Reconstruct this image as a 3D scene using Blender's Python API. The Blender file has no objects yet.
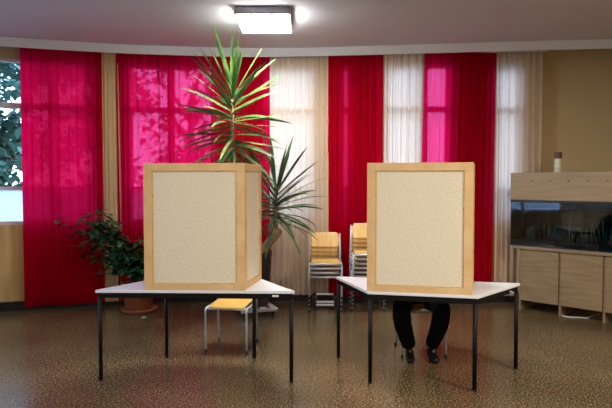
import bpy, bmesh, math, random
from mathutils import Vector, Matrix, Euler, noise
R = math.radians
random.seed(7)
S = bpy.context.scene
COL = S.collection

# ------------------------------------------------------------------ helpers
def obj(name, bm, mat=None, parent=None, smooth=False, loc=None):
    me = bpy.data.meshes.new(name)
    bmesh.ops.recalc_face_normals(bm, faces=bm.faces[:])
    bm.to_mesh(me); bm.free()
    if smooth:
        for p in me.polygons: p.use_smooth = True
    o = bpy.data.objects.new(name, me); COL.objects.link(o)
    if mat: me.materials.append(mat)
    if parent: o.parent = parent
    if loc: o.location = loc
    return o
def tag(o, label, cat, group=None):
    o['label'] = label; o['category'] = cat
    if group: o['group'] = group
    return o
def thing(name, label, cat, loc=(0, 0, 0), rz=0, group=None):
    o = bpy.data.objects.new(name, None); COL.objects.link(o)
    o.empty_display_size = .1
    o.location = loc; o.rotation_euler = (0, 0, rz)
    return tag(o, label, cat, group)
def struct(name, bm, mat, parent=None, smooth=False):
    o = obj(name, bm, mat, parent, smooth)
    if not parent: o['kind'] = 'structure'
    return o
def dup(root, loc, rz, label, group=None):
    r = root.copy(); COL.objects.link(r); r.location = loc; r.rotation_euler = (0, 0, rz)
    r['label'] = label
    if group: r['group'] = group
    for ch in list(root.children):
        c = ch.copy(); COL.objects.link(c); c.parent = r
        for g in list(ch.children):
            d = g.copy(); COL.objects.link(d); d.parent = c
    return r
def box(bm, c, s, rz=0, bev=0, M=None):
    g = bmesh.ops.create_cube(bm, size=1)
    vs = g['verts']
    m = Matrix.Translation(c) @ Matrix.Rotation(rz, 4, 'Z') @ Matrix.Diagonal((s[0], s[1], s[2], 1))
    if M: m = M @ m
    bmesh.ops.transform(bm, matrix=m, verts=vs)
    if bev:
        es = list({e for v in vs for e in v.link_edges})
        bmesh.ops.bevel(bm, geom=es, offset=bev, segments=2, affect='EDGES', profile=.6)
    return bm
def tube(bm, pts, r, seg=10, caps=True):
    pts = [Vector(p) for p in pts]
    n = len(pts); rings = []
    rr = r if isinstance(r, (list, tuple)) else [r] * n
    up = None
    for i, p in enumerate(pts):
        t = (pts[min(i + 1, n - 1)] - pts[max(i - 1, 0)]).normalized()
        if up is None:
            up = Vector((0, 0, 1)) if abs(t.z) < .9 else Vector((1, 0, 0))
        a = (up - t * up.dot(t)).normalized(); up = a; b = t.cross(a)
        rings.append([bm.verts.new(p + (a * math.cos(k * 2 * math.pi / seg) + b * math.sin(k * 2 * math.pi / seg)) * rr[i]) for k in range(seg)])
    for i in range(n - 1):
        for k in range(seg):
            bm.faces.new((rings[i][k], rings[i][(k + 1) % seg], rings[i + 1][(k + 1) % seg], rings[i + 1][k]))
    if caps:
        bm.faces.new(rings[0]); bm.faces.new(rings[-1])
    return bm
def lathe(bm, prof, seg=32, c=(0, 0, 0)):
    rings = []
    for r, z in prof:
        rings.append([bm.verts.new((c[0] + r * math.cos(k * 2 * math.pi / seg), c[1] + r * math.sin(k * 2 * math.pi / seg), c[2] + z)) for k in range(seg)])
    for i in range(len(rings) - 1):
        for k in range(seg):
            bm.faces.new((rings[i][k], rings[i][(k + 1) % seg], rings[i + 1][(k + 1) % seg], rings[i + 1][k]))
    bm.faces.new(rings[0]); bm.faces.new(rings[-1])
    return bm
def prism(bm, poly, z0, z1):
    a = [bm.verts.new((x, y, z0)) for x, y in poly]; b = [bm.verts.new((x, y, z1)) for x, y in poly]
    n = len(poly)
    bm.faces.new(a); bm.faces.new(b)
    for i in range(n): bm.faces.new((a[i], a[(i + 1) % n], b[(i + 1) % n], b[i]))
    return bm
B = bmesh.new

# ------------------------------------------------------------------ materials
def mat(name, col, rough=.5, spec=.5, metal=0, bump=None, vary=None, coat=0):
    m = bpy.data.materials.new(name); m.use_nodes = True
    nt = m.node_tree; b = nt.nodes['Principled BSDF']
    b.inputs['Base Color'].default_value = (*col, 1)
    b.inputs['Roughness'].default_value = rough
    b.inputs['Specular IOR Level'].default_value = spec
    b.inputs['Metallic'].default_value = metal
    b.inputs['Coat Weight'].default_value = coat
    tc = nt.nodes.new('ShaderNodeTexCoord')
    if vary:      # (colour 2, scale xyz, low, high)
        c2, sc, lo, hi = vary
        mp = nt.nodes.new('ShaderNodeMapping'); mp.inputs['Scale'].default_value = sc
        nz = nt.nodes.new('ShaderNodeTexNoise'); nz.inputs['Scale'].default_value = 1; nz.inputs['Detail'].default_value = 5
        rp = nt.nodes.new('ShaderNodeValToRGB')
        rp.color_ramp.elements[0].position = lo; rp.color_ramp.elements[0].color = (*col, 1)
        rp.color_ramp.elements[1].position = hi; rp.color_ramp.elements[1].color = (*c2, 1)
        nt.links.new(tc.outputs['Object'], mp.inputs[0]); nt.links.new(mp.outputs[0], nz.inputs['Vector'])
        nt.links.new(nz.outputs[0], rp.inputs[0]); nt.links.new(rp.outputs[0], b.inputs['Base Color'])
    if bump:      # (scale, strength)
        n2 = nt.nodes.new('ShaderNodeTexNoise'); n2.inputs['Scale'].default_value = bump[0]; n2.inputs['Detail'].default_value = 4
        bp = nt.nodes.new('ShaderNodeBump'); bp.inputs['Strength'].default_value = bump[1]; bp.inputs['Distance'].default_value = .01
        nt.links.new(tc.outputs['Object'], n2.inputs['Vector']); nt.links.new(n2.outputs[0], bp.inputs['Height'])
        nt.links.new(bp.outputs[0], b.inputs['Normal'])
    return m
def cloth(name, dif, trl, trn, ftrl=.5, ftrn=.12):
    m = bpy.data.materials.new(name); m.use_nodes = True
    nt = m.node_tree; nt.nodes.clear()
    out = nt.nodes.new('ShaderNodeOutputMaterial')
    d = nt.nodes.new('ShaderNodeBsdfDiffuse'); t = nt.nodes.new('ShaderNodeBsdfTranslucent'); p = nt.nodes.new('ShaderNodeBsdfTransparent')
    tc = nt.nodes.new('ShaderNodeTexCoord'); mp = nt.nodes.new('ShaderNodeMapping'); mp.inputs['Scale'].default_value = (60, 60, 6)
    nz = nt.nodes.new('ShaderNodeTexNoise'); nz.inputs['Scale'].default_value = 1
    nt.links.new(tc.outputs['Object'], mp.inputs[0]); nt.links.new(mp.outputs[0], nz.inputs['Vector'])
    mx = nt.nodes.new('ShaderNodeMix'); mx.data_type = 'RGBA'
    mx.inputs[6].default_value = (*[c * .83 for c in dif], 1); mx.inputs[7].default_value = (*dif, 1)
    nt.links.new(nz.outputs[0], mx.inputs[0]); nt.links.new(mx.outputs[2], d.inputs[0])
    t.inputs[0].default_value = (*trl, 1); p.inputs[0].default_value = (*trn, 1)
    m1 = nt.nodes.new('ShaderNodeMixShader'); m2 = nt.nodes.new('ShaderNodeMixShader')
    m1.inputs[0].default_value = ftrl; m2.inputs[0].default_value = ftrn
    nt.links.new(d.outputs[0], m1.inputs[1]); nt.links.new(t.outputs[0], m1.inputs[2])
    nt.links.new(m1.outputs[0], m2.inputs[1]); nt.links.new(p.outputs[0], m2.inputs[2])
    nt.links.new(m2.outputs[0], out.inputs[0])
    return m
def glass(name, tint, rough=.02, frost=0, refl=1.0):
    m = bpy.data.materials.new(name); m.use_nodes = True
    nt = m.node_tree; nt.nodes.clear()
    out = nt.nodes.new('ShaderNodeOutputMaterial')
    g = nt.nodes.new('ShaderNodeBsdfGlossy'); g.inputs['Roughness'].default_value = rough
    p = nt.nodes.new('ShaderNodeBsdfTransparent'); p.inputs[0].default_value = (*tint, 1)
    fr = nt.nodes.new('ShaderNodeFresnel'); fr.inputs[0].default_value = 1.45
    ml = nt.nodes.new('ShaderNodeMath'); ml.operation = 'MULTIPLY'; ml.inputs[1].default_value = refl
    nt.links.new(fr.outputs[0], ml.inputs[0])
    mx = nt.nodes.new('ShaderNodeMixShader'); nt.links.new(ml.outputs[0], mx.inputs[0])
    src = p
    if frost:
        t = nt.nodes.new('ShaderNodeBsdfTranslucent'); t.inputs[0].default_value = (*tint, 1)
        d = nt.nodes.new('ShaderNodeBsdfDiffuse'); d.inputs[0].default_value = (*tint, 1)
        dm = nt.nodes.new('ShaderNodeMixShader'); dm.inputs[0].default_value = .8
        nt.links.new(d.outputs[0], dm.inputs[1]); nt.links.new(t.outputs[0], dm.inputs[2])
        src = nt.nodes.new('ShaderNodeMixShader'); src.inputs[0].default_value = frost
        nt.links.new(p.outputs[0], src.inputs[1]); nt.links.new(dm.outputs[0], src.inputs[2])
    nt.links.new(src.outputs[0], mx.inputs[1]); nt.links.new(g.outputs[0], mx.inputs[2])
    nt.links.new(mx.outputs[0], out.inputs[0])
    return m
def emit(name, col, st):
    m = bpy.data.materials.new(name); m.use_nodes = True
    b = m.node_tree.nodes['Principled BSDF']
    b.inputs['Base Color'].default_value = (.9, .9, .9, 1)
    b.inputs['Emission Color'].default_value = (*col, 1); b.inputs['Emission Strength'].default_value = st
    return m
def floor_mat():
    m = bpy.data.materials.new('speckled_linoleum'); m.use_nodes = True
    nt = m.node_tree; b = nt.nodes['Principled BSDF']
    tc = nt.nodes.new('ShaderNodeTexCoord')
    n1 = nt.nodes.new('ShaderNodeTexNoise'); n1.inputs['Scale'].default_value = 66; n1.inputs['Detail'].default_value = 5; n1.inputs['Roughness'].default_value = .8
    r1 = nt.nodes.new('ShaderNodeValToRGB'); e = r1.color_ramp.elements
    e[0].position = .38; e[0].color = (.018, .012, .007, 1)
    e[1].position = .66; e[1].color = (.50, .375, .185, 1)
    x = r1.color_ramp.elements.new(.52); x.color = (.096, .068, .034, 1)
    n2 = nt.nodes.new('ShaderNodeTexNoise'); n2.inputs['Scale'].default_value = 1.3; n2.inputs['Detail'].default_value = 3
    mr = nt.nodes.new('ShaderNodeMapRange'); mr.inputs['From Min'].default_value = .3; mr.inputs['From Max'].default_value = .7
    mr.inputs['To Min'].default_value = .75; mr.inputs['To Max'].default_value = 1.15
    mx = nt.nodes.new('ShaderNodeVectorMath'); mx.operation = 'SCALE'
    for n in (n1, n2): nt.links.new(tc.outputs['Object'], n.inputs['Vector'])
    nt.links.new(n1.outputs[0], r1.inputs[0]); nt.links.new(n2.outputs[0], mr.inputs[0])
    nt.links.new(r1.outputs[0], mx.inputs[0]); nt.links.new(mr.outputs[0], mx.inputs['Scale'])
    nt.links.new(mx.outputs[0], b.inputs['Base Color'])
    r2 = nt.nodes.new('ShaderNodeMapRange'); r2.inputs['To Min'].default_value = .15; r2.inputs['To Max'].default_value = .34
    nt.links.new(n1.outputs[0], r2.inputs[0]); nt.links.new(r2.outputs[0], b.inputs['Roughness'])
    b.inputs['Specular IOR Level'].default_value = .36
    bp = nt.nodes.new('ShaderNodeBump'); bp.inputs['Strength'].default_value = .04; bp.inputs['Distance'].default_value = .002
    nt.links.new(n1.outputs[0], bp.inputs['Height']); nt.links.new(bp.outputs[0], b.inputs['Normal'])
    return m
def fibre_mat():
    m = bpy.data.materials.new('cream_fibreboard'); m.use_nodes = True
    nt = m.node_tree; b = nt.nodes['Principled BSDF']; b.inputs['Roughness'].default_value = .85
    tc = nt.nodes.new('ShaderNodeTexCoord')
    n1 = nt.nodes.new('ShaderNodeTexNoise'); n1.inputs['Scale'].default_value = 120; n1.inputs['Detail'].default_value = 4; n1.inputs['Roughness'].default_value = .7
    r1 = nt.nodes.new('ShaderNodeValToRGB'); e = r1.color_ramp.elements
    e[0].position = .36; e[0].color = (.56, .50, .355, 1); e[1].position = .60; e[1].color = (.77, .71, .56, 1)
    nt.links.new(tc.outputs['Object'], n1.inputs['Vector']); nt.links.new(n1.outputs[0], r1.inputs[0]); nt.links.new(r1.outputs[0], b.inputs['Base Color'])
    bp = nt.nodes.new('ShaderNodeBump'); bp.inputs['Strength'].default_value = .25; bp.inputs['Distance'].default_value = .003
    nt.links.new(n1.outputs[0], bp.inputs['Height']); nt.links.new(bp.outputs[0], b.inputs['Normal'])
    return m
def panel_mat():       # vertical wood-grain panelling
    return mat('tan_wood_panel', (.44, .27, .10), .45, .3, vary=((.60, .40, .17), (14, 14, .8), .35, .65))

M = dict(
    floor=floor_mat(), fibre=fibre_mat(), panel=panel_mat(),
    ceiling=mat('ceiling_plaster', (.62, .61, .68), .9, .1, bump=(40, .05)),
    wall=mat('tan_wall', (.43, .32, .165), .8, .2, vary=((.47, .355, .19), (2, 2, 2), .3, .7)),
    white_paint=mat('white_trim_paint', (.80, .79, .80), .6, .3),
    frame=mat('window_frame_paint', (.62, .55, .55), .5, .4),
    gasket=mat('black_plinth', (.012, .010, .010), .5, .3),
    red=cloth('red_curtain_cloth', (.30, .002, .022), (.95, .003, .065), (1, .05, .16), .66, .03),
    sheer=cloth('sheer_red_curtain_cloth', (.30, .002, .022), (.95, .003, .075), (1, .20, .48), .68, .06),
    cream=cloth('cream_curtain_cloth', (.86, .69, .48), (.74, .57, .46), (1, .90, .86), .50, .02),
    tan=cloth('tan_curtain_cloth', (.74, .52, .27), (.6, .42, .2), (1, .8, .5), .25, .02),
    pine=mat('pine_frame_wood', (.60, .39, .175), .5, .35, vary=((.70, .49, .25), (6, 6, 6), .35, .7)),
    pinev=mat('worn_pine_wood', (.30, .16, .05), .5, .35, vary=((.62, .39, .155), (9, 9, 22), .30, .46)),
    ply=mat('yellow_plywood', (.74, .45, .08), .38, .5, vary=((.86, .58, .15), (3, 3, 40), .35, .65)),
    plyback=mat('beech_plywood', (.74, .47, .17), .4, .5, vary=((.86, .60, .26), (40, 3, 3), .35, .65)),
    chrome=mat('grey_steel_tube', (.56, .58, .63), .38, .5, .35),
    blackp=mat('black_plastic', (.012, .012, .013), .4, .4),
    blackm=mat('black_steel', (.004, .004, .0045), .5, .18),
    laminate=mat('white_laminate', (.72, .75, .80), .3, .5),
    sticker=mat('white_sticker', (.8, .8, .8), .5, .3),
    lampm=mat('brushed_lamp_housing', (.30, .30, .32), .4, .5, .6),
    lampe=emit('lamp_diffuser', (1, .97, .94), 42.0),
    terra=mat('terracotta', (.30, .095, .045), .65, .3, vary=((.36, .13, .06), (9, 9, 9), .3, .7)),
    darkpot=mat('dark_pot_glaze', (.035, .028, .026), .35, .5),
    soil=mat('potting_soil', (.03, .018, .010), .95, .1, bump=(60, .6)),
    bark=mat('yucca_bark', (.25, .155, .085), .9, .2, bump=(45, .8), vary=((.38, .25, .14), (18, 18, 40), .35, .65)),
    leaf=mat('strap_leaf_green', (.038, .105, .024), .45, .3, vary=((.17, .27, .06), (5, 5, 5), .45, .78)),
    leafd=mat('strap_leaf_dark', (.035, .085, .030), .38, .5, vary=((.11, .18, .06), (6, 6, 6), .40, .7)),
    bush=mat('glossy_dark_leaf', (.016, .060, .030), .25, .6, vary=((.07, .16, .05), (9, 9, 9), .45, .75)),
    twig=mat('brown_twig', (.07, .045, .02), .8, .2),
    whitew=mat('white_painted_slat', (.70, .69, .68), .5, .4),
    oak=mat('pale_oak_veneer', (.21, .145, .075), .5, .35, vary=((.28, .20, .11), (3, 3, 26), .35, .65)),
    hood=mat('limed_oak_hood', (.29, .21, .12), .55, .3, vary=((.35, .26, .155), (2.5, 2.5, 24), .35, .65)),
    tank=glass('aquarium_glass', (.80, .88, .92), .015, 0, 1.2),
    water=glass('aquarium_water', (.62, .84, .96), .02, 0, .1),
    dark=mat('aquarium_back_film', (.012, .10, .24), .5, .3),
    decor=mat('aquarium_root_decor', (.006, .005, .004), .9, .1, bump=(30, 1)),
    gravel=mat('aquarium_gravel', (.05, .04, .03), .9, .2, bump=(90, 1)),
    rock=mat('aquarium_rock', (.05, .05, .048), .8, .2, bump=(14, 1)),
    pane=glass('window_glass', (.90, .97, 1.0), .01, 0, .8),
    frost=glass('frosted_glass', (.82, .90, .98), .2, .75, .6),
    jarw=mat('pale_green_tin', (.55, .60, .42), .4, .5),
    jarb=mat('brown_jar_lid', (.12, .045, .025), .4, .5),
    cable=mat('white_cable', (.6, .6, .6), .5, .4),
    trouser=mat('black_trouser_cloth', (.004, .004, .005), .9, .1, bump=(30, .3)),
    jacket=mat('charcoal_jacket_cloth', (.02, .021, .025), .9, .1, bump=(40, .2)),
    skin=mat('skin', (.55, .33, .24), .5, .4),
    hair=mat('dark_brown_hair', (.03, .018, .010), .6, .4),
    shoe=mat('black_shoe_leather', (.004, .004, .0045), .5, .25),
    lace=mat('grey_shoe_tab', (.16, .17, .22), .6, .3),
    eye=mat('eye', (.05, .03, .02), .2, .5),
    bounce_ground=mat('pale_bounce_ground', (.30, .31, .30), .95, .1, vary=((.38, .38, .36), (1, 1, 1), .3, .7)),  # ground tone made pale to bounce daylight into the frosted panes
    tleaf=mat('tree_leaf', (.02, .07, .06), .6, .3, vary=((.10, .22, .16), (.9, .9, .9), .35, .7)),
    tbark=mat('tree_bark', (.06, .045, .035), .9, .1, bump=(12, .8)),
)

# ------------------------------------------------------------------ room shell
TAB = [(-4.9, 6.55), (-3.63, 7.13), (-2.6, 7.46), (-1.97, 7.6), (-.72, 7.75), (.31, 7.69), (1.94, 7.48), (2.86, 7.35), (3.7, 7.26), (5.2, 7.12)]
def d0(x):             # the sweep of the bowed window wall: distance of the cornice face
    n = len(TAB)
    for i in range(n - 1):
        if x <= TAB[i + 1][0] or i == n - 2: break
    (x1, y1), (x2, y2) = TAB[i], TAB[i + 1]
    xa, ya = TAB[max(i - 1, 0)]; xb, yb = TAB[min(i + 2, n - 1)]
    h = x2 - x1; m1 = (y2 - ya) / (x2 - xa); m2 = (yb - y1) / (xb - x1); t = (x - x1) / h
    return (2*t**3 - 3*t*t + 1)*y1 + (t**3 - 2*t*t + t)*h*m1 + (-2*t**3 + 3*t*t)*y2 + (t**3 - t*t)*h*m2
def co(x):             # curtain line behind the cornice
    t = min(max((x - 1.5) / 1.2, 0), 1); return .07 + .29 * t * t * (3 - 2 * t)
def arc(bm, x0, x1, z0, z1, a, b, follow=True):     # a slab that follows the bowed wall, from offset a to offset b
    n = max(2, int((x1 - x0) / .18)); prev = None
    for i in range(n + 1):
        x = x0 + (x1 - x0) * i / n; y = d0(x) + (co(x) if follow else 0)
        v = [bm.verts.new(p) for p in ((x, y + a, z0), (x, y + b, z0), (x, y + b, z1), (x, y + a, z1))]
        if prev:
            for k in range(4): bm.faces.new((prev[k], prev[(k + 1) % 4], v[(k + 1) % 4], v[k]))
        else: bm.faces.new(v)
        prev = v
    bm.faces.new(prev)
    return bm
HC, HW = 3.31, 3.20
WI = .12                                   # wall face behind the curtain line
ZS, ZF, ZT, ZL = 1.06, 1.51, 2.53, 3.10    # sill, frosted panel top, transom, lintel
bm = B(); box(bm, (0, 2.2, -.05), (10.6, 12.4, .1)); struct('floor', bm, M['floor'])
bm = B(); box(bm, (0, 2.2, HC + .05), (10.6, 12.4, .1)); struct('ceiling', bm, M['ceiling'])
openings = [(-4.75, -2.70, (-3.98, -3.185)), (-2.31, -1.19, (-1.775,)), (-.54, .14, ()), (.45, .60, ()), (1.02, 1.86, (1.53,)), (2.48, 2.816, ())]
bm = B()
arc(bm, -5.0, 5.1, ZL, HC, WI, WI + .22)
xs = [-5.0] + [v for o in openings for v in o[:2]] + [5.1]
for i in range(0, len(xs), 2):
    arc(bm, xs[i], xs[i + 1], ZS, ZL, WI, WI + .22)
struct('wall_back', bm, M['wall'])
bm = B(); arc(bm, -5.0, 5.1, 0, ZS, WI, WI + .22); struct('trim_3', bm, M['panel'])
bm = B(); arc(bm, -4.9, 4.9, HW, HC, -.02, 0, False); struct('trim_1', bm, M['white_paint'])
bm = B(); arc(bm, -4.9, 4.9, 0, .11, .055, WI); struct('baseboard_back', bm, M['gasket'])
LWX, RWX, BWY = -4.95, 4.95, -3.6
LW = (2.2, 5.9, .8, 3.1)                   # the side window: y0, y1, z0, z1
bm = B()
for (y0, y1, z0, z1) in ((BWY, LW[0], 0, HC), (LW[1], 7.6, 0, HC), (LW[0], LW[1], 0, LW[2]), (LW[0], LW[1], LW[3], HC)):
    box(bm, (LWX - .1, (y0 + y1) / 2, (z0 + z1) / 2), (.2, y1 - y0, z1 - z0))
struct('wall_left', bm, M['wall'])
bm = B(); box(bm, (RWX + .1, 2.2, HC / 2), (.2, 12, HC)); struct('wall_right', bm, M['wall'])
bm = B(); box(bm, (0, BWY - .1, HC / 2), (10.1, .2, HC)); struct('wall_front', bm, M['wall'])
for i, (x0, x1, mull) in enumerate(openings):
    w = B(); f0, f1 = WI + .03, WI + .10
    e = .045
    for (a, b) in ((x0, x0 + e), (x1 - e, x1)): arc(w, a, b, ZS, ZL, f0, f1)
    for (a, b) in ((ZS, ZS + .04), (ZF - .02, ZF + .02), (ZT - .035, ZT + .035), (ZL - .04, ZL)): arc(w, x0, x1, a, b, f0 + .002, f1 - .002)
    for m in mull: arc(w, m - .045, m + .045, ZS, ZL, f0, f1)
    wo = struct('window_%d' % (i + 1), w, M['frame'])
    p = B(); arc(p, x0 + .02, x1 - .02, ZF, ZL - .02, WI + .062, WI + .070); struct('pane', p, M['pane'], wo)
    p = B(); arc(p, x0 + .02, x1 - .02, ZS + .02, ZF, WI + .062, WI + .070); struct('frosted_pane', p, M['frost'], wo)
w = B()
for y in (LW[0] + .03, LW[0] + 1.24, LW[1] - 1.24, LW[1] - .03): box(w, (LWX - .1, y, (LW[2] + LW[3]) / 2), (.07, .07, LW[3] - LW[2]))
for z in (LW[2] + .03, 1.34, ZT, LW[3] - .03): box(w, (LWX - .1, (LW[0] + LW[1]) / 2, z), (.066, LW[1] - LW[0], .07))
wo = struct('window_7', w, M['frame'])
ZM = 1.34
for (a, b, n_, m_) in ((ZM, LW[3] - .02, 'pane', 'pane'), (LW[2] + .02, ZM, 'frosted_pane', 'frost')):
    p = B(); box(p, (LWX - .1, (LW[0] + LW[1]) / 2, (a + b) / 2), (.008, LW[1] - LW[0] - .04, b - a)); struct(n_, p, M[m_], wo)

# outside
bm = B(); box(bm, (0, 14, -.65), (90, 70, .3)); struct('ground', bm, M['bounce_ground'])

# ------------------------------------------------------------------ ceiling lamp
t = thing('ceiling_light', 'square grey metal ceiling lamp with glowing white diffuser', 'lamp', (-.425, 6.22, 0))
bm = B(); box(bm, (0, 0, HC - .04), (.54, .66, .08), bev=.006); obj('housing', bm, M['lampm'], t)
bm = B(); box(bm, (0, 0, HC - .090), (.525, .645, .022), bev=.008); obj('diffuser', bm, M['lampe'], t)

# ------------------------------------------------------------------ curtains
def curtain(x0, x1, m, label, folds, seed, off=0, z0=None, flare=(0, 0), amp=.022, cat='curtain', group=None):
    rnd = random.Random(seed); bm = B()
    n = max(20, int((x1 - x0) / .007)); nz = 16
    ph = [rnd.uniform(0, 6.28) for _ in range(4)]; lam = (x1 - x0) / folds
    rows = []
    for j in range(nz + 1):
        v = j / nz; row = []
        for i in range(n + 1):
            u = i / n
            f = (1 - v)
            x = x0 + (x1 - x0) * u + f * (flare[0] * (1 - u) + flare[1] * u)
            a = u * folds * 2 * math.pi
            w = math.sin(a + ph[0] + 1.3 * math.sin(u * 5 + ph[1]) + .35 * f * math.sin(u * 9 + ph[2]))
            w = w * (.55 + .45 * noise.noise((u * folds * .35 + seed, f * .7, seed))) + .45 * math.sin(2.3 * a + ph[3] + f * .6)
            y = d0(x) + co(x) + off + w * amp * (.75 + .35 * f)
            zb = z0 if z0 is not None else .05 + .05 * min(max((x + 3) / 2.6, 0), 1)
            row.append(bm.verts.new((x + lam * .40 * (.35 + .65 * noise.noise((u * folds * .6 + seed * 3, f * .25, 1.7))) * math.sin(a + ph[0] + 1.57 + .5 * f * math.sin(u * 7 + ph[1])) * min(1, 6 * u, 6 * (1 - u)), y, zb + (3.245 - zb) * v)))
        rows.append(row)
    for j in range(nz):
        for i in range(n): bm.faces.new((rows[j][i], rows[j][i + 1], rows[j + 1][i + 1], rows[j + 1][i]))
    o = obj('curtain', bm, m, None, True)
    return tag(o, label, cat, group)
curtain(-3.464, -2.565, M['red'], 'sheer red curtain at the far left beside the uncovered window', 9, 1)
curtain(-2.575, -2.385, M['tan'], 'narrow tan curtain between two red curtains, behind the leafy bush', 4, 2, off=.012, amp=.014, flare=(0, .05))
curtain(-2.405, -1.25, M['sheer'], 'wide sheer red curtain behind the left booth and tall plant', 9, 3, flare=(0, .05))
curtain(-1.240, -.473, M['red'], 'plain red curtain touching the wide cream one, right of the tall plant crown', 7, 4)
curtain(-.473, .155, M['cream'], 'wide cream curtain behind the lower plant crown', 7, 5)
curtain(.150, .295, M['cream'], 'narrow cream curtain strip just left of the red one over the chair stacks', 2, 6, off=.016, amp=.012)
curtain(.287, .990, M['red'], 'red curtain hanging behind the two stacks of chairs', 7, 7)
curtain(.996, 1.485, M['cream'], 'cream curtain between two red curtains above the right booth', 6, 8, flare=(0, -.03))
curtain(1.505, 2.455, M['sheer'], 'red curtain right of the right booth, a bright window pane through it', 8, 9, flare=(-.07, -.03))
curtain(2.462, 3.035, M['cream'], 'cream curtain at the right end beside the aquarium', 6, 10)
bm = B(); 
n = 60
tube(bm, [(x, d0(x) + co(x), 3.262) for x in [-4.8 + 7.9 * i / n for i in range(n + 1)]], .009, 8)
tag(obj('curtain_rail', bm, M['whitew'], None, True), 'long curtain rail hidden behind the white cornice', 'rail')

# ------------------------------------------------------------------ tables
def inset(poly, d):
    n = len(poly); out = []
    for i in range(n):
        p0, p1, p2 = Vector(poly[i - 1]), Vector(poly[i]), Vector(poly[(i + 1) % n])
        a = (p1 - p0).normalized(); b = (p2 - p1).normalized()
        na = Vector((-a.y, a.x)); nb = Vector((-b.y, b.x))
        k = (na + nb) / (1 + na.dot(nb)); q = p1 + k * d; out.append((q.x, q.y))
    return out
def table(label, loc, rz, sticker):
    t = thing('trapezoid_table', label, 'table', loc, rz, None)
    poly = [(-.795, 0), (.795, 0), (.418, .67), (-.418, .67)]
    bm = B(); prism(bm, poly, .712, .735)
    bmesh.ops.bevel(bm, geom=bm.edges[:], offset=.003, segments=2, affect='EDGES'); obj('tabletop', bm, M['laminate'], t)
    po = inset(poly, .012); pi = inset(poly, .036)
    bm = B()
    for i in range(4):
        j = (i + 1) % 4
        prism(bm, [po[i], po[j], pi[j], pi[i]], .670, .7115)
    ap = obj('apron', bm, M['blackm'], t)
    for (x, y) in ((-.764, .022), (.764, .022), (.398, .648), (-.398, .648)):
        bm = B(); tube(bm, [(x, y, .014), (x, y, .669)], .0165, 14); l = obj('leg', bm, M['blackm'], t, True)
        bm = B(); tube(bm, [(x, y, 0), (x, y, .016)], .0185, 14); obj('foot_cap', bm, M['blackp'], l)
    (sx, sy, srz) = sticker
    bm = B(); box(bm, (sx, sy, .693), (.050, .003, .014), srz); s = obj('sticker', bm, M['sticker'], t); s['label'] = 'small white inventory sticker'
    return t
table('white-topped trapezoid table on the left, black legs, long edge to the camera', (-.881, 4.672, 0), R(-1.6), (.64, .0105, 0))
tb = table('white-topped trapezoid table on the right with a person seated behind it', (1.043, 5.195, 0), R(180 - 13.2), (-.703, .207, R(-62.8)))

# ------------------------------------------------------------------ voting booths
def booth(label, loc, rz, flare, left, right):
    t = thing('voting_booth', label, 'booth', loc, rz, None)
    H, W, T = 1.006, .400, .028
    def panel(name, w, Mx, fw, wm):
        fb = B(); y = T / 2
        pl = obj(name, fb, wm, t)
        bb = B()
        top = .062
        box(bb, (fw / 2, y, H / 2), (fw, T, H), bev=.002, M=Mx); box(bb, (w - fw / 2, y, H / 2), (fw, T, H), bev=.002, M=Mx)
        box(bb, (w / 2, y, H - top / 2 - .0005), (w - 2 * fw, T * .96, top - .001), bev=.002, M=Mx)
        box(bb, (w / 2, y, .025), (w - 2 * fw, T * .96, .05), bev=.002, M=Mx)
        me = pl.data; bb.to_mesh(me); bb.free()
        bb = B(); box(bb, (w / 2, y, H / 2), (w - 2 * fw - .002, .010, H - .11), M=Mx)
        obj('fibreboard_sheet', bb, M['fibre'], pl)
        bb = B()      # a shallow groove strip around the sheet
        for (cx, cz, sx, sz) in ((fw + .004, H / 2 - .006, .006, H - .12), (w - fw - .004, H / 2 - .006, .006, H - .12), (w / 2, H - top - .004, w - 2 * fw - .02, .006), (w / 2, .054, w - 2 * fw - .02, .006)):
            box(bb, (cx, y, cz), (sx, .020, sz), M=Mx)
        obj('bead', bb, M['pinev'], pl)
        return pl
    panel('front_panel', 2 * W, Matrix.Translation((-W, 0, 0)), .066, left)
    wl = .525
    fl, fr = flare
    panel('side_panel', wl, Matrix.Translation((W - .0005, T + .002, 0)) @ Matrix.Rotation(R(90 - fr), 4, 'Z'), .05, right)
    panel('side_panel', wl, Matrix.Translation((-W + .0005, T + .002, 0)) @ Matrix.Rotation(R(90 + fl), 4, 'Z') @ Matrix.Translation((0, -T, 0)), .05, left)
    for sx in (-1, 1):
        for z in (.14, .5, .88):
            bb = B(); tube(bb, [(sx * (W - .012), T + .001, z - .035), (sx * (W - .012), T + .001, z + .035)], .006, 8); obj('hinge', bb, M['chrome'], t)
    return t
booth('wooden framed cream voting booth screen standing on the left table', (-.881, 4.676, .7352), R(-1.4), (8.5, 8.5), M['pine'], M['pine'])
booth('wooden framed cream voting booth screen hiding a seated person, on the right table', (.867, 4.556, .7352), R(-13.0), (3, 4), M['pine'], M['pinev'])

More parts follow.
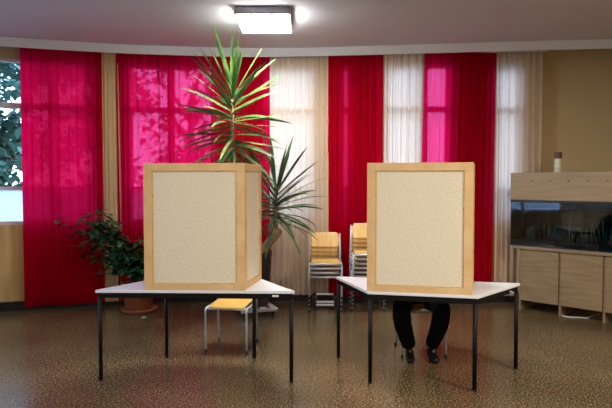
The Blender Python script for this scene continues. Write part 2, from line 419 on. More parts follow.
# ------------------------------------------------------------------ chairs
def make_chair(label, group=None, stick=False, rail=(-.200, .4245, .0145)):
    t = thing('school_chair', label, 'chair', (0, 0, 0), 0, group)
    r = .0105; w = .196
    # seat: moulded plywood, slightly dished
    bm = B(); nx, ny = 12, 12; top = []; bot = []
    for j in range(ny + 1):
        rt = []; rb = []
        for i in range(nx + 1):
            u = i / nx * 2 - 1; v = j / ny * 2 - 1
            x = .172 * u * (1 - .035 * max(0, abs(v) - .75) / .25); y = -.19 + .19 * (v + 1)
            z = .438 - .010 * (1 - u * u) * (1 - (v * .8) ** 2) + .006 * max(0, v) - .012 * max(0, -v - .7) / .3
            rt.append(bm.verts.new((x, y, z))); rb.append(bm.verts.new((x, y, z - .013)))
        top.append(rt); bot.append(rb)
    for j in range(ny):
        for i in range(nx):
            bm.faces.new((top[j][i], top[j][i+1], top[j+1][i+1], top[j+1][i])); bm.faces.new((bot[j][i], bot[j+1][i], bot[j+1][i+1], bot[j][i+1]))
    for j in range(ny):
        bm.faces.new((top[j][0], top[j+1][0], bot[j+1][0], bot[j][0])); bm.faces.new((top[j][nx], bot[j][nx], bot[j+1][nx], top[j+1][nx]))
    for i in range(nx):
        bm.faces.new((top[0][i], bot[0][i], bot[0][i+1], top[0][i+1])); bm.faces.new((top[ny][i], top[ny][i+1], bot[ny][i+1], bot[ny][i]))
    obj('seat', bm, M['ply'], t, True)
    # backrest: curved plywood with rounded top corners
    bm = B(); nx, nz = 16, 8; F = []; K = []
    for j in range(nz + 1):
        fr = []; bk = []
        for i in range(nx + 1):
            u = i / nx * 2 - 1; v = j / nz
            c = max(0, abs(u) - .72) / .28
            zt = .775 - .045 * (1 - math.sqrt(max(0, 1 - c * c)))
            zb = .580 + .030 * (1 - math.sqrt(max(0, 1 - c * c)))
            z = zb + (zt - zb) * v; y = .187 + (z - .58) * .16 + .022 * (1 - u * u)
            fr.append(bm.verts.new((.180 * u, y, z))); bk.append(bm.verts.new((.180 * u, y + .010, z)))
        F.append(fr); K.append(bk)
    for j in range(nz):
        for i in range(nx):
            bm.faces.new((F[j][i], F[j][i+1], F[j+1][i+1], F[j+1][i])); bm.faces.new((K[j][i], K[j+1][i], K[j+1][i+1], K[j][i+1]))
        bm.faces.new((F[j][0], F[j+1][0], K[j+1][0], K[j][0])); bm.faces.new((F[j][nx], K[j][nx], K[j+1][nx], F[j+1][nx]))
    for i in range(nx):
        bm.faces.new((F[0][i], K[0][i], K[0][i+1], F[0][i+1])); bm.faces.new((F[nz][i], F[nz][i+1], K[nz][i+1], K[nz][i]))
    obj('backrest', bm, M['plyback'], t, True)
    for s in (-1, 1):
        x = s * w
        bm = B(); tube(bm, [(x, -.20, .012), (x, -.198, .38), (x, -.192, .402), (x, -.176, .412)], r); l = obj('leg', bm, M['chrome'], t, True)
        bm = B(); tube(bm, [(x, -.20, 0), (x, -.20, .03)], .0135); obj('foot_cap', bm, M['blackp'], l)
        bm = B(); tube(bm, [(x, .215, .012), (x, .190, .41), (x, .192, .56), (x * .985, .222, .76)], r); l = obj('leg', bm, M['chrome'], t, True)
        bm = B(); tube(bm, [(x, .2155, 0), (x, .2145, .03)], .0135); obj('foot_cap', bm, M['blackp'], l)
        bm = B(); tube(bm, [(x, -.176, .412), (x, .19, .412)], r); obj('seat_rail', bm, M['chrome'], t, True)
    for y, z, rr, n in ((*rail, 'cross_rail'), (.165, .410, .0105, 'cross_rail')):
        bm = B(); tube(bm, [(-w, y, z), (w, y, z)], rr, 14); obj(n, bm, M['chrome'], t, True)
    if stick:
        bm = B(); box(bm, (.115, -.192, .410), (.07, .003, .018)); s = obj('sticker', bm, M['sticker'], t); s['label'] = 'white sticker on the front rail'
    return t
single = make_chair('empty yellow plywood school chair behind the left table', None, True, (-.178, .410, .0125))
single.location = (-.712, 5.672, 0); single.rotation_euler = (0, 0, R(-9))
proto = make_chair('grey framed school chair the seated person sits on, behind the right table')
proto.location = (1.068, 5.53, 0)
ORD = ['bottom', 'second lowest', 'third lowest', 'fourth lowest', 'fifth lowest', 'top']
for k in range(4):
    nm = 'top' if k == 3 else ORD[k]
    dup(proto, (.236, 7.43 - .034 * k, .058 * k), 0, '%s chair in the shorter stack, left of the taller stack by the red curtain' % nm, 'plywood chairs in the shorter stack')
for k in range(6):
    dup(proto, (.765, 7.47 - .034 * k, .058 * k), 0, '%s chair in the taller stack, partly behind the right booth' % ORD[k], 'plywood chairs in the taller stack')
# low trolley under the shorter stack
t = thing('chair_trolley', 'low dark trolley with pale bars under the shorter chair stack', 'trolley', (.236, 7.40, 0))
for s in (-1, 1):
    bm = B(); box(bm, (s * .125, .0, .115), (.055, .26, .13), bev=.02); c = obj('side_block', bm, M['blackp'], t)
    for y in (-.09, .09):
        bm = B(); 
        tube(bm, [(s * .125 - .016, y, .03), (s * .125 + .016, y, .03)], .03, 16); obj('wheel', bm, M['blackp'], c)
for i, (y, z) in enumerate(((-.118, .075), (-.118, .112), (-.05, .195))):
    bm = B(); box(bm, (0, y, z), (.22, .022, .022), bev=.004); obj('bar', bm, M['chrome'], t)

# ------------------------------------------------------------------ plants
def strap(bm, base, az, el, L, w, droop, seg=9, twist=0):
    d = Vector((math.cos(az) * math.cos(el), math.sin(az) * math.cos(el), math.sin(el)))
    side = Vector((-math.sin(az), math.cos(az), 0))
    if twist: side = (Matrix.Rotation(twist, 3, d) @ side)
    p = Vector(base); prev = None; st = L / seg
    for i in range(seg + 1):
        u = i / seg
        hw = w * (.55 + .9 * u if u < .3 else (.82 + .3 * (u - .3)) * (1 - ((u - .3) / .7) ** 3)) * .5
        hw = max(hw, .0008)
        nrm = d.cross(side).normalized()
        v = [bm.verts.new(p - side * hw + nrm * hw * .35), bm.verts.new(p), bm.verts.new(p + side * hw + nrm * hw * .35)]
        if prev:
            bm.faces.new((prev[0], prev[1], v[1], v[0])); bm.faces.new((prev[1], prev[2], v[2], v[1]))
        prev = v
        d = (d + Vector((0, 0, -1)) * droop * (.3 + u) * (1 - abs(d.z) * .5 if d.z > 0 else 1) / seg).normalized()
        p = p + d * st
    return bm
t = thing('potted_yucca', 'tall potted yucca with two spiky leaf crowns behind the left booth', 'plant', (-.61, 7.15, 0))
PB = Vector((-.61, 7.15, 0))
bm = B(); lathe(bm, [(.15, .105), (.158, .12), (.195, .70), (.205, .715), (.205, .75), (.185, .75), (.18, .71), (.05, .70)], 36); obj('pot', bm, M['darkpot'], t, True)
bm = B(); lathe(bm, [(.178, .69), (.178, .718), (.10, .728), (.02, .73)], 28); obj('soil', bm, M['soil'], t, True)
L = lambda x, y, z: Vector((x, y, z)) - PB
bm = B(); tube(bm, [L(-.56, 7.12, .70), L(-.50, 7.10, .80), L(-.41, 7.05, .90), L(-.335, 7.0, .985), L(-.315, 6.985, 1.02)], [.055, .053, .048, .046, .040], 14)
tube(bm, [L(-.375, 7.02, .94), L(-.352, 7.0, 1.05), L(-.353, 6.995, 1.30), L(-.352, 6.99, 1.52)], [.022, .020, .017, .012], 10); obj('trunk', bm, M['bark'], t, True)
bm = B(); tube(bm, [L(-.66, 7.14, .70), L(-.70, 7.05, 1.0), L(-.76, 6.86, 1.45), L(-.80, 6.68, 1.85), L(-.815, 6.61, 2.15), L(-.815, 6.60, 2.58)], [.045, .042, .036, .028, .022, .014], 12); obj('trunk', bm, M['bark'], t, True)
def crown(pts, n, lens, wid, matn, seed, lowdroop, ex):
    rnd = random.Random(seed); bm = B()
    for i in range(n):
        u = i / (n - 1)                               # 0 lowest leaf .. 1 the top spear
        k = u * (len(pts) - 1); a = min(int(k), len(pts) - 2); base = pts[a].lerp(pts[a + 1], k - a)
        az = i * 2.39996 + rnd.uniform(-.35, .35)
        el = R(-24 + 90 * u ** ex + rnd.uniform(-13, 13))
        Ln = lens[0] + (lens[1] - lens[0]) * u + rnd.uniform(-.07, .07)
        dr = (lowdroop * (1 - u) + .12) * rnd.uniform(.6, 1.3)
        strap(bm, base, az, el, Ln, wid * rnd.uniform(.8, 1.15), dr, twist=rnd.uniform(-1.0, 1.0))
    return obj('foliage', bm, matn, t, True)
crown([L(-.80, 6.66, 1.82), L(-.812, 6.62, 2.06), L(-.816, 6.60, 2.34), L(-.815, 6.60, 2.60)], 68, (.62, .66), .050, M['leaf'], 11, .75, 1.9)
bm = B()
for (az, el, Ln, wd, z0) in ((.5, 89, .70, .058, 2.57), (3.4, 80, .42, .044, 2.55), (3.25, 58, .66, .044, 2.50), (2.95, 66, .66, .036, 2.5), (.12, 60, .68, .038, 2.5), (.0, 34, .66, .042, 2.42), (3.3, 14, .64, .042, 2.3), (-.1, 8, .62, .04, 2.25), (3.0, 28, .62, .036, 2.4), (3.1, 0, .62, .044, 2.12), (.1, -8, .6, .042, 2.05)):
    strap(bm, L(-.815, 6.60, z0), az, R(el), Ln, wd, .08, twist=.5)
obj('foliage', bm, M['leaf'], t, True)
crown([L(-.353, 6.995, 1.12), L(-.352, 6.99, 1.28), L(-.352, 6.99, 1.48)], 66, (.54, .76), .048, M['leafd'], 23, .95, 1.25)
# the slatted stand the pot sits on
t2 = thing('plant_stand', 'white slatted stand under the dark yucca pot', 'stand', (-.61, 7.12, 0), R(21))
for x in (-.18, -.06, .06, .18):
    bm = B(); box(bm, (x, 0, .089), (.075, .44, .018), bev=.003); obj('slat', bm, M['whitew'], t2)
for y in (-.16, .16):
    bm = B(); box(bm, (0, y, .067), (.43, .045, .025), bev=.003); obj('crossbar', bm, M['whitew'], t2)
    for x in (-.17, .17):
        bm = B(); tube(bm, [(x - .012, y, .028), (x + .012, y, .028)], .027, 16); obj('caster', bm, M['blackp'], t2, True)

# leafy bush in terracotta
t = thing('potted_bush', 'dark leafy bush in a terracotta pot behind the left table', 'plant', (-2.06, 7.28, 0))
bm = B(); lathe(bm, [(.15, .022), (.16, .03), (.195, .30), (.215, .305), (.215, .36), (.195, .36), (.19, .33), (.04, .32)], 36); obj('pot', bm, M['terra'], t, True)
bm = B(); lathe(bm, [(.185, 0), (.20, .004), (.225, .04), (.215, .045), (.19, .02), (.05, .018)], 36); obj('saucer', bm, M['terra'], t, True)
bm = B(); lathe(bm, [(.188, .315), (.188, .332), (.10, .345), (.02, .348)], 24); obj('soil', bm, M['soil'], t, True)
rnd = random.Random(5)
fb = B(); sb = B()
def oval(bm, p, d, up, L_, w):
    d = d.normalized(); s = d.cross(up)
    if s.length < .1: s = d.cross(Vector((1, 0, 0)))
    s.normalize(); n = s.cross(d)
    prev = None
    prof = [(0, .04), (.15, .55), (.38, 1), (.62, .92), (.84, .5), (1, .03)]
    for (u, h) in prof:
        c = p + d * (L_ * u) - n * (.22 * L_ * u * u)
        v = [bm.verts.new(c - s * w * h * .5 + n * w * h * .12), bm.verts.new(c), bm.verts.new(c + s * w * h * .5 + n * w * h * .12)]
        if prev:
            bm.faces.new((prev[0], prev[1], v[1], v[0])); bm.faces.new((prev[1], prev[2], v[2], v[1]))
        prev = v
tips = [(-.80, -.12, 1.05, .9), (-.72, -.15, .98, .9), (-.60, -.15, 1.10, 1), (-.68, -.1, .82, .55), (-.50, -.16, 1.18, 1), (-.45, -.18, 1.02, 1), (-.95, -.10, 1.12, .2), (-.62, -.12, 1.20, .9), (-.46, .02, 1.26, 1), (-.30, -.15, 1.15, 1), (-.50, -.18, .92, 1), (-.38, .0, 1.0, 1), (-.20, -.1, .95, 1), (-.60, -.05, .70, .55), (-.42, -.2, .68, 1), (-.12, -.18, .72, 1.2), (.05, -.1, .92, 1), (.12, -.15, .70, 1), (.22, 0, 1.0, 1), (.18, -.05, .62, 1), (-.28, -.1, .55, 1), (-.05, .05, .80, 1), (-.52, -.12, .48, .4), (.05, -.2, .52, .9), (-.42, -.05, 1.12, 1), (-.36, -.2, .84, 1)]
for (tx, ty, tz, dens) in tips:
    a = Vector((rnd.uniform(-.05, .05), rnd.uniform(-.05, .05), .33)); b = Vector((tx, ty, tz))
    mid = a.lerp(b, .5) + Vector((-.25 * tx, 0, .08))
    P = [(1 - u) ** 2 * a + 2 * u * (1 - u) * mid + u * u * b for u in [i / 10 for i in range(11)]]
    tube(sb, P, [.010 - .0007 * i for i in range(11)], 6)
    for i in range(4, 11):
        nn = 3 if dens > .8 else (2 if dens > .5 else (1 if i > 8 else 0))
        if dens < .3 and i < 9: continue
        if dens < .3: nn = 2
        for q in range(nn):
            az = rnd.uniform(0, 6.28); d = Vector((math.cos(az), math.sin(az) * .8 - .15, rnd.uniform(-.45, .35)))
            p = P[i] + Vector((rnd.uniform(-.03, .03), rnd.uniform(-.03, .03), rnd.uniform(-.03, .03)))
            if p.y > .1: d.y = -abs(d.y)
            oval(fb, p, d, Vector((0, 0, 1)), rnd.uniform(.11, .18), rnd.uniform(.065, .10))
for v in fb.verts:
    if v.co.y > .24: v.co.y = .24
obj('stems', sb, M['twig'], t, True)
obj('foliage', fb, M['bush'], t, True)

# ------------------------------------------------------------------ aquarium
AR = R(-45.5); AL = (2.645, 7.335, 0)
t = thing('aquarium_cabinet', 'pale oak cabinet with plain doors under the aquarium at right', 'cabinet', AL, AR)
DW = .495; ND = 3; DP = .38
bm = B(); box(bm, (-.09 + (DW * ND + .10) / 2 + .045, DP / 2, .782), (DW * ND + .19, DP + .04, .036), bev=.003); obj('top_board', bm, M['oak'], t)
bm = B()
box(bm, (DW * ND / 2, DP - .012, .44), (DW * ND - .002, .014, .645)); box(bm, (DW * ND / 2, DP / 2 + .01, .13), (DW * ND - .002, DP - .05, .018)); box(bm, (DW * ND / 2, DP / 2 + .01, .752), (DW * ND - .002, DP - .05, .018))
obj('body', bm, M['oak'], t)
for i in range(ND + 1):
    bm = B(); box(bm, (i * DW, DP / 2 + .008, .3805), (.024, DP - .02, .761), bev=.002); obj('upright', bm, M['oak'], t)
for i in range(ND):
    bm = B(); box(bm, (i * DW + DW / 2, .008, .44), (DW - .030, .018, .62), bev=.003); d = obj('door', bm, M['oak'], t)
    bm = B(); tube(bm, [(i * DW + DW - .05, -.002, .66), (i * DW + DW - .05, -.022, .66)], .011, 12); obj('knob', bm, M['oak'], d, True)
t = thing('aquarium', 'long dark aquarium with a pale wooden hood on the oak cabinet', 'aquarium', (AL[0], AL[1], .80), AR)
X0, X1 = -.125, DW * ND + .06; XC = (X0 + X1) / 2; XL = X1 - X0
TH = .565
bm = B()
box(bm, (XC, .004, TH / 2), (XL, .008, TH)); box(bm, (X0 + .004, DP / 2, TH / 2), (.008, DP - .016, TH)); box(bm, (X1 - .004, DP / 2, TH / 2), (.008, DP - .016, TH))
obj('tank_glass', bm, M['tank'], t)
bm = B(); box(bm, (XC, DP - .006, TH / 2), (XL - .017, .008, TH)); box(bm, (XC, DP / 2, .004), (XL - .017, DP - .02, .008)); obj('back_film', bm, M['dark'], t)
bm = B(); box(bm, (XC, DP / 2, .26), (XL - .02, DP - .03, .47)); obj('water', bm, M['water'], t)
bm = B(); box(bm, (XC, DP / 2, .04), (XL - .022, DP - .032, .06)); obj('gravel', bm, M['gravel'], t)
bm = B(); nx_ = 70; rows = []
for j in range(7):
    r_ = []
    for i in range(nx_ + 1):
        x = X0 + .03 + (XL - .06) * i / nx_; hgt = .385 + .025 * noise.noise((x * 7, 3.1, 0))
        v_ = j / 6; yy = DP * .62 + .05 * noise.noise((x * 8, v_ * 4, 1.3)) + .07 * v_
        r_.append((bm.verts.new((x, yy, .072 + hgt * v_)), bm.verts.new((x, DP - .03, .072 + hgt * v_))))
    rows.append(r_)
for j in range(6):
    for i in range(nx_):
        for q in (0, 1): bm.faces.new((rows[j][i][q], rows[j][i+1][q], rows[j+1][i+1][q], rows[j+1][i][q]))
    for i in (0, nx_): bm.faces.new((rows[j][i][0], rows[j+1][i][0], rows[j+1][i][1], rows[j][i][1]))
for i in range(nx_):
    for j in (0, 6): bm.faces.new((rows[j][i][0], rows[j][i+1][0], rows[j][i+1][1], rows[j][i][1]))
obj('root_backdrop', bm, M['decor'], t, True)
rnd = random.Random(3)
for i in range(5):
    bm = B(); bmesh.ops.create_icosphere(bm, subdivisions=3, radius=1)
    sx = rnd.uniform(.07, .13); sz = rnd.uniform(.06, .15)
    for v in bm.verts:
        k = 1 + .35 * noise.noise(v.co * 1.7 + Vector((i * 5, 0, 0))); v.co = Vector((v.co.x * sx * k, v.co.y * .09 * k, v.co.z * sz * k))
    obj('rock', bm, M['rock'], t, True, loc=(X0 + .2 + i * .32, DP / 2 + .03, .07 + sz * .6))
bm = B()
for q in range(60):
    strap(bm, (X0 + .12 + rnd.uniform(0, 1.35), DP / 2 + rnd.uniform(-.1, .12), .06), rnd.uniform(0, 6.28), R(rnd.uniform(65, 89)), rnd.uniform(.15, .38), .016, .25)
obj('water_plants', bm, M['leafd'], t, True)
bm = B(); box(bm, (XC, DP / 2, TH + .17), (XL + .012, DP + .012, .335), bev=.006); h = obj('hood', bm, M['hood'], t)
for i in range(8):
    bm = B(); x = X0 + .06 + i * .215; tube(bm, [(x, -.0055, TH + .235), (x, -.011, TH + .235)], .0085, 12); obj('screw', bm, M['jarb'], h, True)
bm = B(); box(bm, (XC, .005, TH - .012), (XL + .004, .018, .03)); obj('black_trim', bm, M['blackp'], t)
t = thing('fish_food_tin', 'slim pale green tin with brown lid on the aquarium hood', 'tin', (3.03, 7.17, 1.7025))
t.scale = (1.1, 1.1, 1.12)
bm = B(); lathe(bm, [(.036, 0), (.038, .004), (.038, .148), (.034, .155)], 24); obj('tin', bm, M['jarw'], t, True)
bm = B(); lathe(bm, [(.040, .15), (.042, .154), (.042, .178), (.039, .18), (.042, .184), (.042, .214), (.038, .218)], 24); obj('lid', bm, M['jarb'], t, True)
bm = B(); lathe(bm, [(.0385, .058), (.0392, .06), (.0392, .072), (.0385, .074)], 24); obj('band', bm, M['whitew'], t, True)
bm = B()
tube(bm, [(3.03, 6.98, .008), (3.07, 6.93, .007), (3.13, 6.90, .007), (3.20, 6.90, .007), (3.27, 6.86, .007), (3.33, 6.92, .007), (3.40, 7.0, .007), (3.5, 7.05, .007)], .006, 8)
tag(obj('power_cable', bm, M['cable'], None, True), 'white cable lying on the floor under the aquarium cabinet', 'cable')
bm = B(); box(bm, (0, 0, .004), (.045, .03, .006), R(20)); tag(obj('paper_scrap', bm, M['sticker'], None, False, (-1.90, 6.92, 0)), 'small white paper scrap on the floor in front of the terracotta pot', 'paper')

# ------------------------------------------------------------------ person
def skin(chains, sub=2):
    """each chain: list of (point, radius or (rx, ry)); returns an evaluated mesh joined into one bmesh"""
    bm_all = B()
    for ch, edges in chains:
        me = bpy.data.meshes.new('tmp')
        me.from_pydata([p for p, _ in ch], edges or [(i, i + 1) for i in range(len(ch) - 1)], [])
        o = bpy.data.objects.new('tmp', me); COL.objects.link(o)
        sm = o.modifiers.new('s', 'SKIN'); sm.use_smooth_shade = True
        for i, (_, r) in enumerate(ch):
            sv = me.skin_vertices[0].data[i]; sv.radius = r if isinstance(r, tuple) else (r, r); sv.use_root = (i == 0)
        ss = o.modifiers.new('u', 'SUBSURF'); ss.levels = sub
        bpy.context.view_layer.update()
        dg = bpy.context.evaluated_depsgraph_get()
        m2 = bpy.data.meshes.new_from_object(o.evaluated_get(dg))
        bm_all.from_mesh(m2)
        bpy.data.objects.remove(o); bpy.data.meshes.remove(m2)
    return bm_all
def remesh(bm, vox):
    me = bpy.data.meshes.new('tmp'); bm.to_mesh(me); bm.free()
    o = bpy.data.objects.new('tmp', me); COL.objects.link(o)
    r = o.modifiers.new('r', 'REMESH'); r.mode = 'VOXEL'; r.voxel_size = vox
    s = o.modifiers.new('s', 'SMOOTH'); s.iterations = 3; s.factor = .5
    bpy.context.view_layer.update()
    m2 = bpy.data.meshes.new_from_object(o.evaluated_get(bpy.context.evaluated_depsgraph_get()))
    out = B(); out.from_mesh(m2); bpy.data.objects.remove(o); bpy.data.meshes.remove(m2)
    return out
t = thing('person', 'person in black trousers and black shoes seated behind the right booth', 'person', (1.065, 5.55, 0))
pel = (-.03, .06, .535)
hipA, hipB = (-.12, .02, .53), (.065, .02, .53)
knA, knB = (-.232, -.40, .50), (.118, -.40, .50)
anA, anB = (-.135, -.255, .10), (.062, -.255, .10)
ch1, nk, hd = (-.035, -.06, .92), (-.045, -.155, 1.10), (-.045, -.205, 1.21)
shA, shB = (-.205, -.10, 1.015), (.135, -.10, 1.015)
elA, elB = (-.27, -.24, .79), (.19, -.25, .79)
wrA, wrB = (-.165, -.425, .778), (.085, -.435, .778)
def lerp(a, b, u): return tuple(a[i] + (b[i] - a[i]) * u for i in range(3))
def off(a, x=0, y=0, z=0): return (a[0] + x, a[1] + y, a[2] + z)
# body: one continuous surface (torso, neck, head, arms, hands, legs)
parts = [
    ([(pel, (.09, .065)), (off(pel, 0, .0, .18), (.095, .065)), (ch1, (.11, .07)), (lerp(ch1, nk, .75), (.08, .06)), (nk, .052), (lerp(nk, hd, .7), .05)], None),
    ([(hipA, .055), (lerp(hipA, knA, .5), .052), (knA, .048), (lerp(knA, anA, .35), .048), (anA, .032)], None),
    ([(hipB, .055), (lerp(hipB, knB, .5), .052), (knB, .048), (lerp(knB, anB, .35), .048), (anB, .032)], None)]
for s, sh, el, wr in ((-1, shA, elA, wrA), (1, shB, elB, wrB)):
    parts.append(([(ch1, .06), (sh, .055), (lerp(sh, el, .5), .044), (el, .037), (lerp(el, wr, .4), .035), (wr, (.024, .024))], None))
    d = Vector((-.3 * s, -1, -.06)).normalized(); sd = Vector((1, -.3 * s, 0)).normalized()
    w = Vector(wr); pm = w + d * .05; kn = w + d * .085
    parts.append(([(tuple(w), (.024, .022)), (tuple(pm), (.036, .016)), (tuple(kn), (.036, .013))], None))
    for q, (o_, Ln) in enumerate(((-.030, .060), (-.010, .074), (.010, .080), (.030, .072))):
        o2 = o_ * -s
        a = pm + sd * o2 * .8; b = kn + sd * o2; c = b + d * Ln * .5 + Vector((0, 0, .012)); e = b + d * Ln * .88 + Vector((0, 0, -.014)); f = b + d * Ln + Vector((0, 0, -.026))
        parts.append(([(tuple(a), .008), (tuple(b), .0092), (tuple(c), .0085), (tuple(e), .0075), (tuple(f), .0065)], None))
    a = w + d * .022 + sd * (-s * .02); b = a + d * .035 + sd * (-s * .026); c = b + d * .034 + sd * (-s * .004)
    parts.append(([(tuple(a), .012), (tuple(b), .0105), (tuple(c), .008)], None))
bm = skin(parts, 2)
HT = Matrix.Translation(hd) @ Matrix.Rotation(R(22), 4, 'X')
def blob(bm, c, s, Mx, sub=3):
    g = bmesh.ops.create_icosphere(bm, subdivisions=sub, radius=1)
    bmesh.ops.transform(bm, matrix=Mx @ Matrix.Translation(c) @ Matrix.Diagonal((*s, 1)), verts=g['verts'])
blob(bm, (0, .012, .05), (.076, .094, .088), HT); blob(bm, (0, -.025, -.015), (.060, .066, .082), HT); blob(bm, (0, -.055, -.072), (.032, .030, .026), HT)
blob(bm, (0, -.100, -.005), (.013, .018, .024), HT); blob(bm, (0, -.088, .018), (.010, .014, .03), HT)
blob(bm, (0, -.084, -.046), (.024, .012, .007), HT); blob(bm, (0, -.083, -.057), (.021, .012, .008), HT)
for s in (-1, 1): blob(bm, (s * .078, .008, .005), (.010, .022, .034), HT)
bm = remesh(bm, .0065)
body = obj('body', bm, M['skin'], t, True); body['label'] = 'body with hands resting on the table'
for s in (-1, 1):
    bm = B(); blob(bm, (s * .030, -.081, .022), (.011, .008, .008), HT, 2); obj('eye', bm, M['eye'], t, True)
bm = B(); blob(bm, (0, .020, .058), (.085, .100, .092), HT, 4)
HI = HT.inverted()
bmesh.ops.delete(bm, geom=[v for v in bm.verts if (HI @ v.co).z < .085 - .0 and (HI @ v.co).y < -.045 or (HI @ v.co).z < -.02], context='VERTS')
obj('hair', bm, M['hair'], t, True)
# trousers
def leg_chain(hip, kn, an, s):
    return ([(off(hip, s * .02, .02, .05), .105), (hip, .108), (lerp(hip, kn, .5), .100), (lerp(hip, kn, .85), .092), (off(kn, 0, 0, -.01), .086), (off(lerp(kn, an, .3), s * -.022), .088), (off(lerp(kn, an, .6), s * -.015), .080), (lerp(kn, an, .85), .070), (off(an, 0, -.006, .0), .062)], None)
tr = skin([
    ([(pel, (.170, .125)), (off(pel, 0, -.01, .14), (.165, .120))], None), ([(hipA, .10), (pel, .12), (hipB, .10)], None), leg_chain(hipA, knA, anA, 1), leg_chain(hipB, knB, anB, -1)], 2)
tr = remesh(tr, .009)
for v in tr.verts:      # cloth creases
    if v.co.z < .45 and v.co.y < -.1:
        k = noise.noise(Vector((v.co.x * 9, v.co.y * 9, v.co.z * 24))); v.co += v.normal * .005 * k if v.normal.length else Vector()
    v.co.z = max(v.co.z, .443 if v.co.y > -.17 else .06)
obj('trousers', tr, M['trouser'], t, True)
jk = skin([([(off(pel, 0, .01, -.01), (.178, .132)), (off(pel, 0, 0, .10), (.170, .125)), (off(pel, 0, -.02, .22), (.145, .105)), (ch1, (.158, .11)), (lerp(ch1, nk, .7), (.10, .075)), (lerp(ch1, nk, .92), .062)], None)] +
          [([(ch1, .075), (sh, .072), (lerp(sh, el, .5), .058), (el, .050), (lerp(el, wr, .45), .046), (lerp(el, wr, .93), .036)], None) for sh, el, wr in ((shA, elA, wrA), (shB, elB, wrB))], 2)
obj('jacket', remesh(jk, .010), M['jacket'], t, True)
for an, s in ((anA, -1), (anB, 1)):
    bm = skin([([(off(an, 0, .045, -.048), (.038, .042)), (off(an, 0, .0, -.042), (.042, .047)), (off(an, s * .006, -.06, -.060), (.046, .036)), (off(an, s * .012, -.12, -.070), (.047, .028)), (off(an, s * .014, -.165, -.074), (.036, .022))], None),
               ([(off(an, 0, .01, -.05), .042), (off(an, 0, .005, .0), .044)], None)], 2)
    bm = remesh(bm, .006)
    for v in bm.verts: v.co.z = max(v.co.z, .0015)
    sh = obj('shoe', bm, M['shoe'], t, True)
    bm = B(); box(bm, tuple(off(an, s * .006, -.064, -.012)), (.020, .014, .020), bev=.003); obj('shoe_tab', bm, M['lace'], sh)

# ------------------------------------------------------------------ trees outside
def tree(x, y, h, r, n, label, seed, ls=.30, low=.35):
    rnd = random.Random(seed)
    t = thing('garden_tree', label, 'tree', (x, y, -.5), 0, 'garden trees outside')
    bm = B(); tube(bm, [(0, 0, 0), (.1, 0, h * .3), (.0, .1, h * .6), (.1, 0, h * .85)], [.2, .16, .11, .05], 10)
    for k in range(6):
        a = k * 1.05; z = h * (.35 + .08 * k); tube(bm, [(0, 0, z), (math.cos(a) * r * .4, math.sin(a) * r * .4, z + .5), (math.cos(a) * r * .75, math.sin(a) * r * .75, z + .8)], [.08, .05, .02], 6)
    obj('trunk', bm, M['tbark'], t, True)
    bm = B(); cl = [Vector((rnd.gauss(0, .45) * r, rnd.gauss(0, .45) * r, h * rnd.uniform(low, 1))) for _ in range(26)]
    for i in range(n):
        c = cl[i % 26]; p = c + Vector((rnd.gauss(0, 1), rnd.gauss(0, 1), rnd.gauss(0, .8))) * r * .20
        az = rnd.uniform(0, 6.28); oval(bm, p, Vector((math.cos(az), math.sin(az), rnd.uniform(-.8, .4))), Vector((0, 0, 1)), ls * rnd.uniform(.7, 1.3), ls * .55)
    obj('foliage', bm, M['tleaf'], t, True)
    return t
tree(-7.0, 13.0, 6.5, 1.9, 5200, 'leafy tree seen through the uncovered pane at far left', 1, low=.05)
tree(-6.2, 18.6, 6.0, 1.5, 1500, 'leafy tree showing dimly through the red curtain nearest the left window', 2, low=.15)
tree(-3.2, 16.5, 5.6, 1.3, 1000, 'leafy tree showing dimly through the wide red curtain', 4, low=.2)

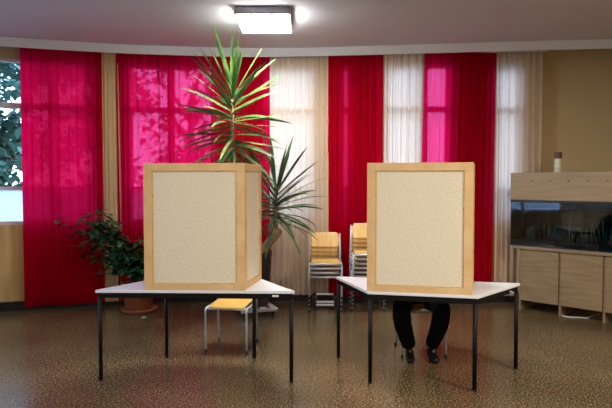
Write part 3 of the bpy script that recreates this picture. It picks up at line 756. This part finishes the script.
# ------------------------------------------------------------------ light
W = bpy.data.worlds.new('overcast_sky'); S.world = W; W.use_nodes = True
nt = W.node_tree; bg = nt.nodes['Background']
tc = nt.nodes.new('ShaderNodeTexCoord'); sp = nt.nodes.new('ShaderNodeSeparateXYZ'); rp = nt.nodes.new('ShaderNodeValToRGB')
rp.color_ramp.elements[0].position = .0; rp.color_ramp.elements[0].color = (.64, .76, 1, 1)
rp.color_ramp.elements[1].position = .7; rp.color_ramp.elements[1].color = (.46, .66, 1, 1)
nt.links.new(tc.outputs['Generated'], sp.inputs[0]); nt.links.new(sp.outputs[2], rp.inputs[0]); nt.links.new(rp.outputs[0], bg.inputs[0])
bg.inputs[1].default_value = 4.0
def area(name, loc, rot, sx, sy, power, col=(1, 1, 1), portal=False):
    l = bpy.data.lights.new(name, 'AREA'); l.shape = 'RECTANGLE'; l.size = sx; l.size_y = sy; l.energy = power; l.color = col
    o = bpy.data.objects.new(name, l); COL.objects.link(o); o.location = loc; o.rotation_euler = rot
    if portal: l.cycles.is_portal = True
    return o
for (x0, x1, _) in openings:
    xm = (x0 + x1) / 2; dy = d0(x1) - d0(x0); dx = x1 - x0
    area('window_portal', (xm, d0(xm) + co(xm) + WI + .30, (ZS + ZL) / 2), (R(-90), 0, math.atan2(dy, dx)), math.hypot(dx, dy), ZL - ZS, 1, portal=True)
area('window_portal', (LWX - .25, (LW[0] + LW[1]) / 2, (LW[2] + LW[3]) / 2), (R(-90), 0, R(90)), LW[1] - LW[0], LW[3] - LW[2], 1, portal=True)
# unseen fill lights added at ceiling height, behind and beside the camera
area('ceiling_fill_light', (3.1, 2.3, HC - .12), (0, 0, 0), .54, .66, 95, (1, .90, .78))  # added from the right to brighten the left booth's side panel
area('ceiling_fill_light', (-.4, 2.3, HC - .12), (0, 0, 0), .54, .66, 32, (1, .90, .78))
area('ceiling_fill_light', (-.4, -1.0, HC - .12), (0, 0, 0), .54, .66, 50, (1, .90, .78))

# ------------------------------------------------------------------ camera
cam = bpy.data.cameras.new('camera'); co_ = bpy.data.objects.new('camera', cam); COL.objects.link(co_)
cam.sensor_width = 36; cam.lens = 35.0
co_.location = (0, 0, 1.6); co_.rotation_euler = (R(90) - math.atan(23 / 595), 0, 0)
cam.dof.use_dof = True; cam.dof.focus_distance = 4.9; cam.dof.aperture_fstop = 2.2
cam.clip_end = 300
S.camera = co_
S.view_settings.view_transform = 'Standard'; S.view_settings.look = 'None'
S.view_settings.exposure = 1.12; S.view_settings.gamma = 1; S.view_settings.use_curve_mapping = False
S.cycles.max_bounces = 8; S.cycles.transparent_max_bounces = 12; S.cycles.diffuse_bounces = 4
S.cycles.use_denoising = True
S.cycles.sample_clamp_indirect = 6
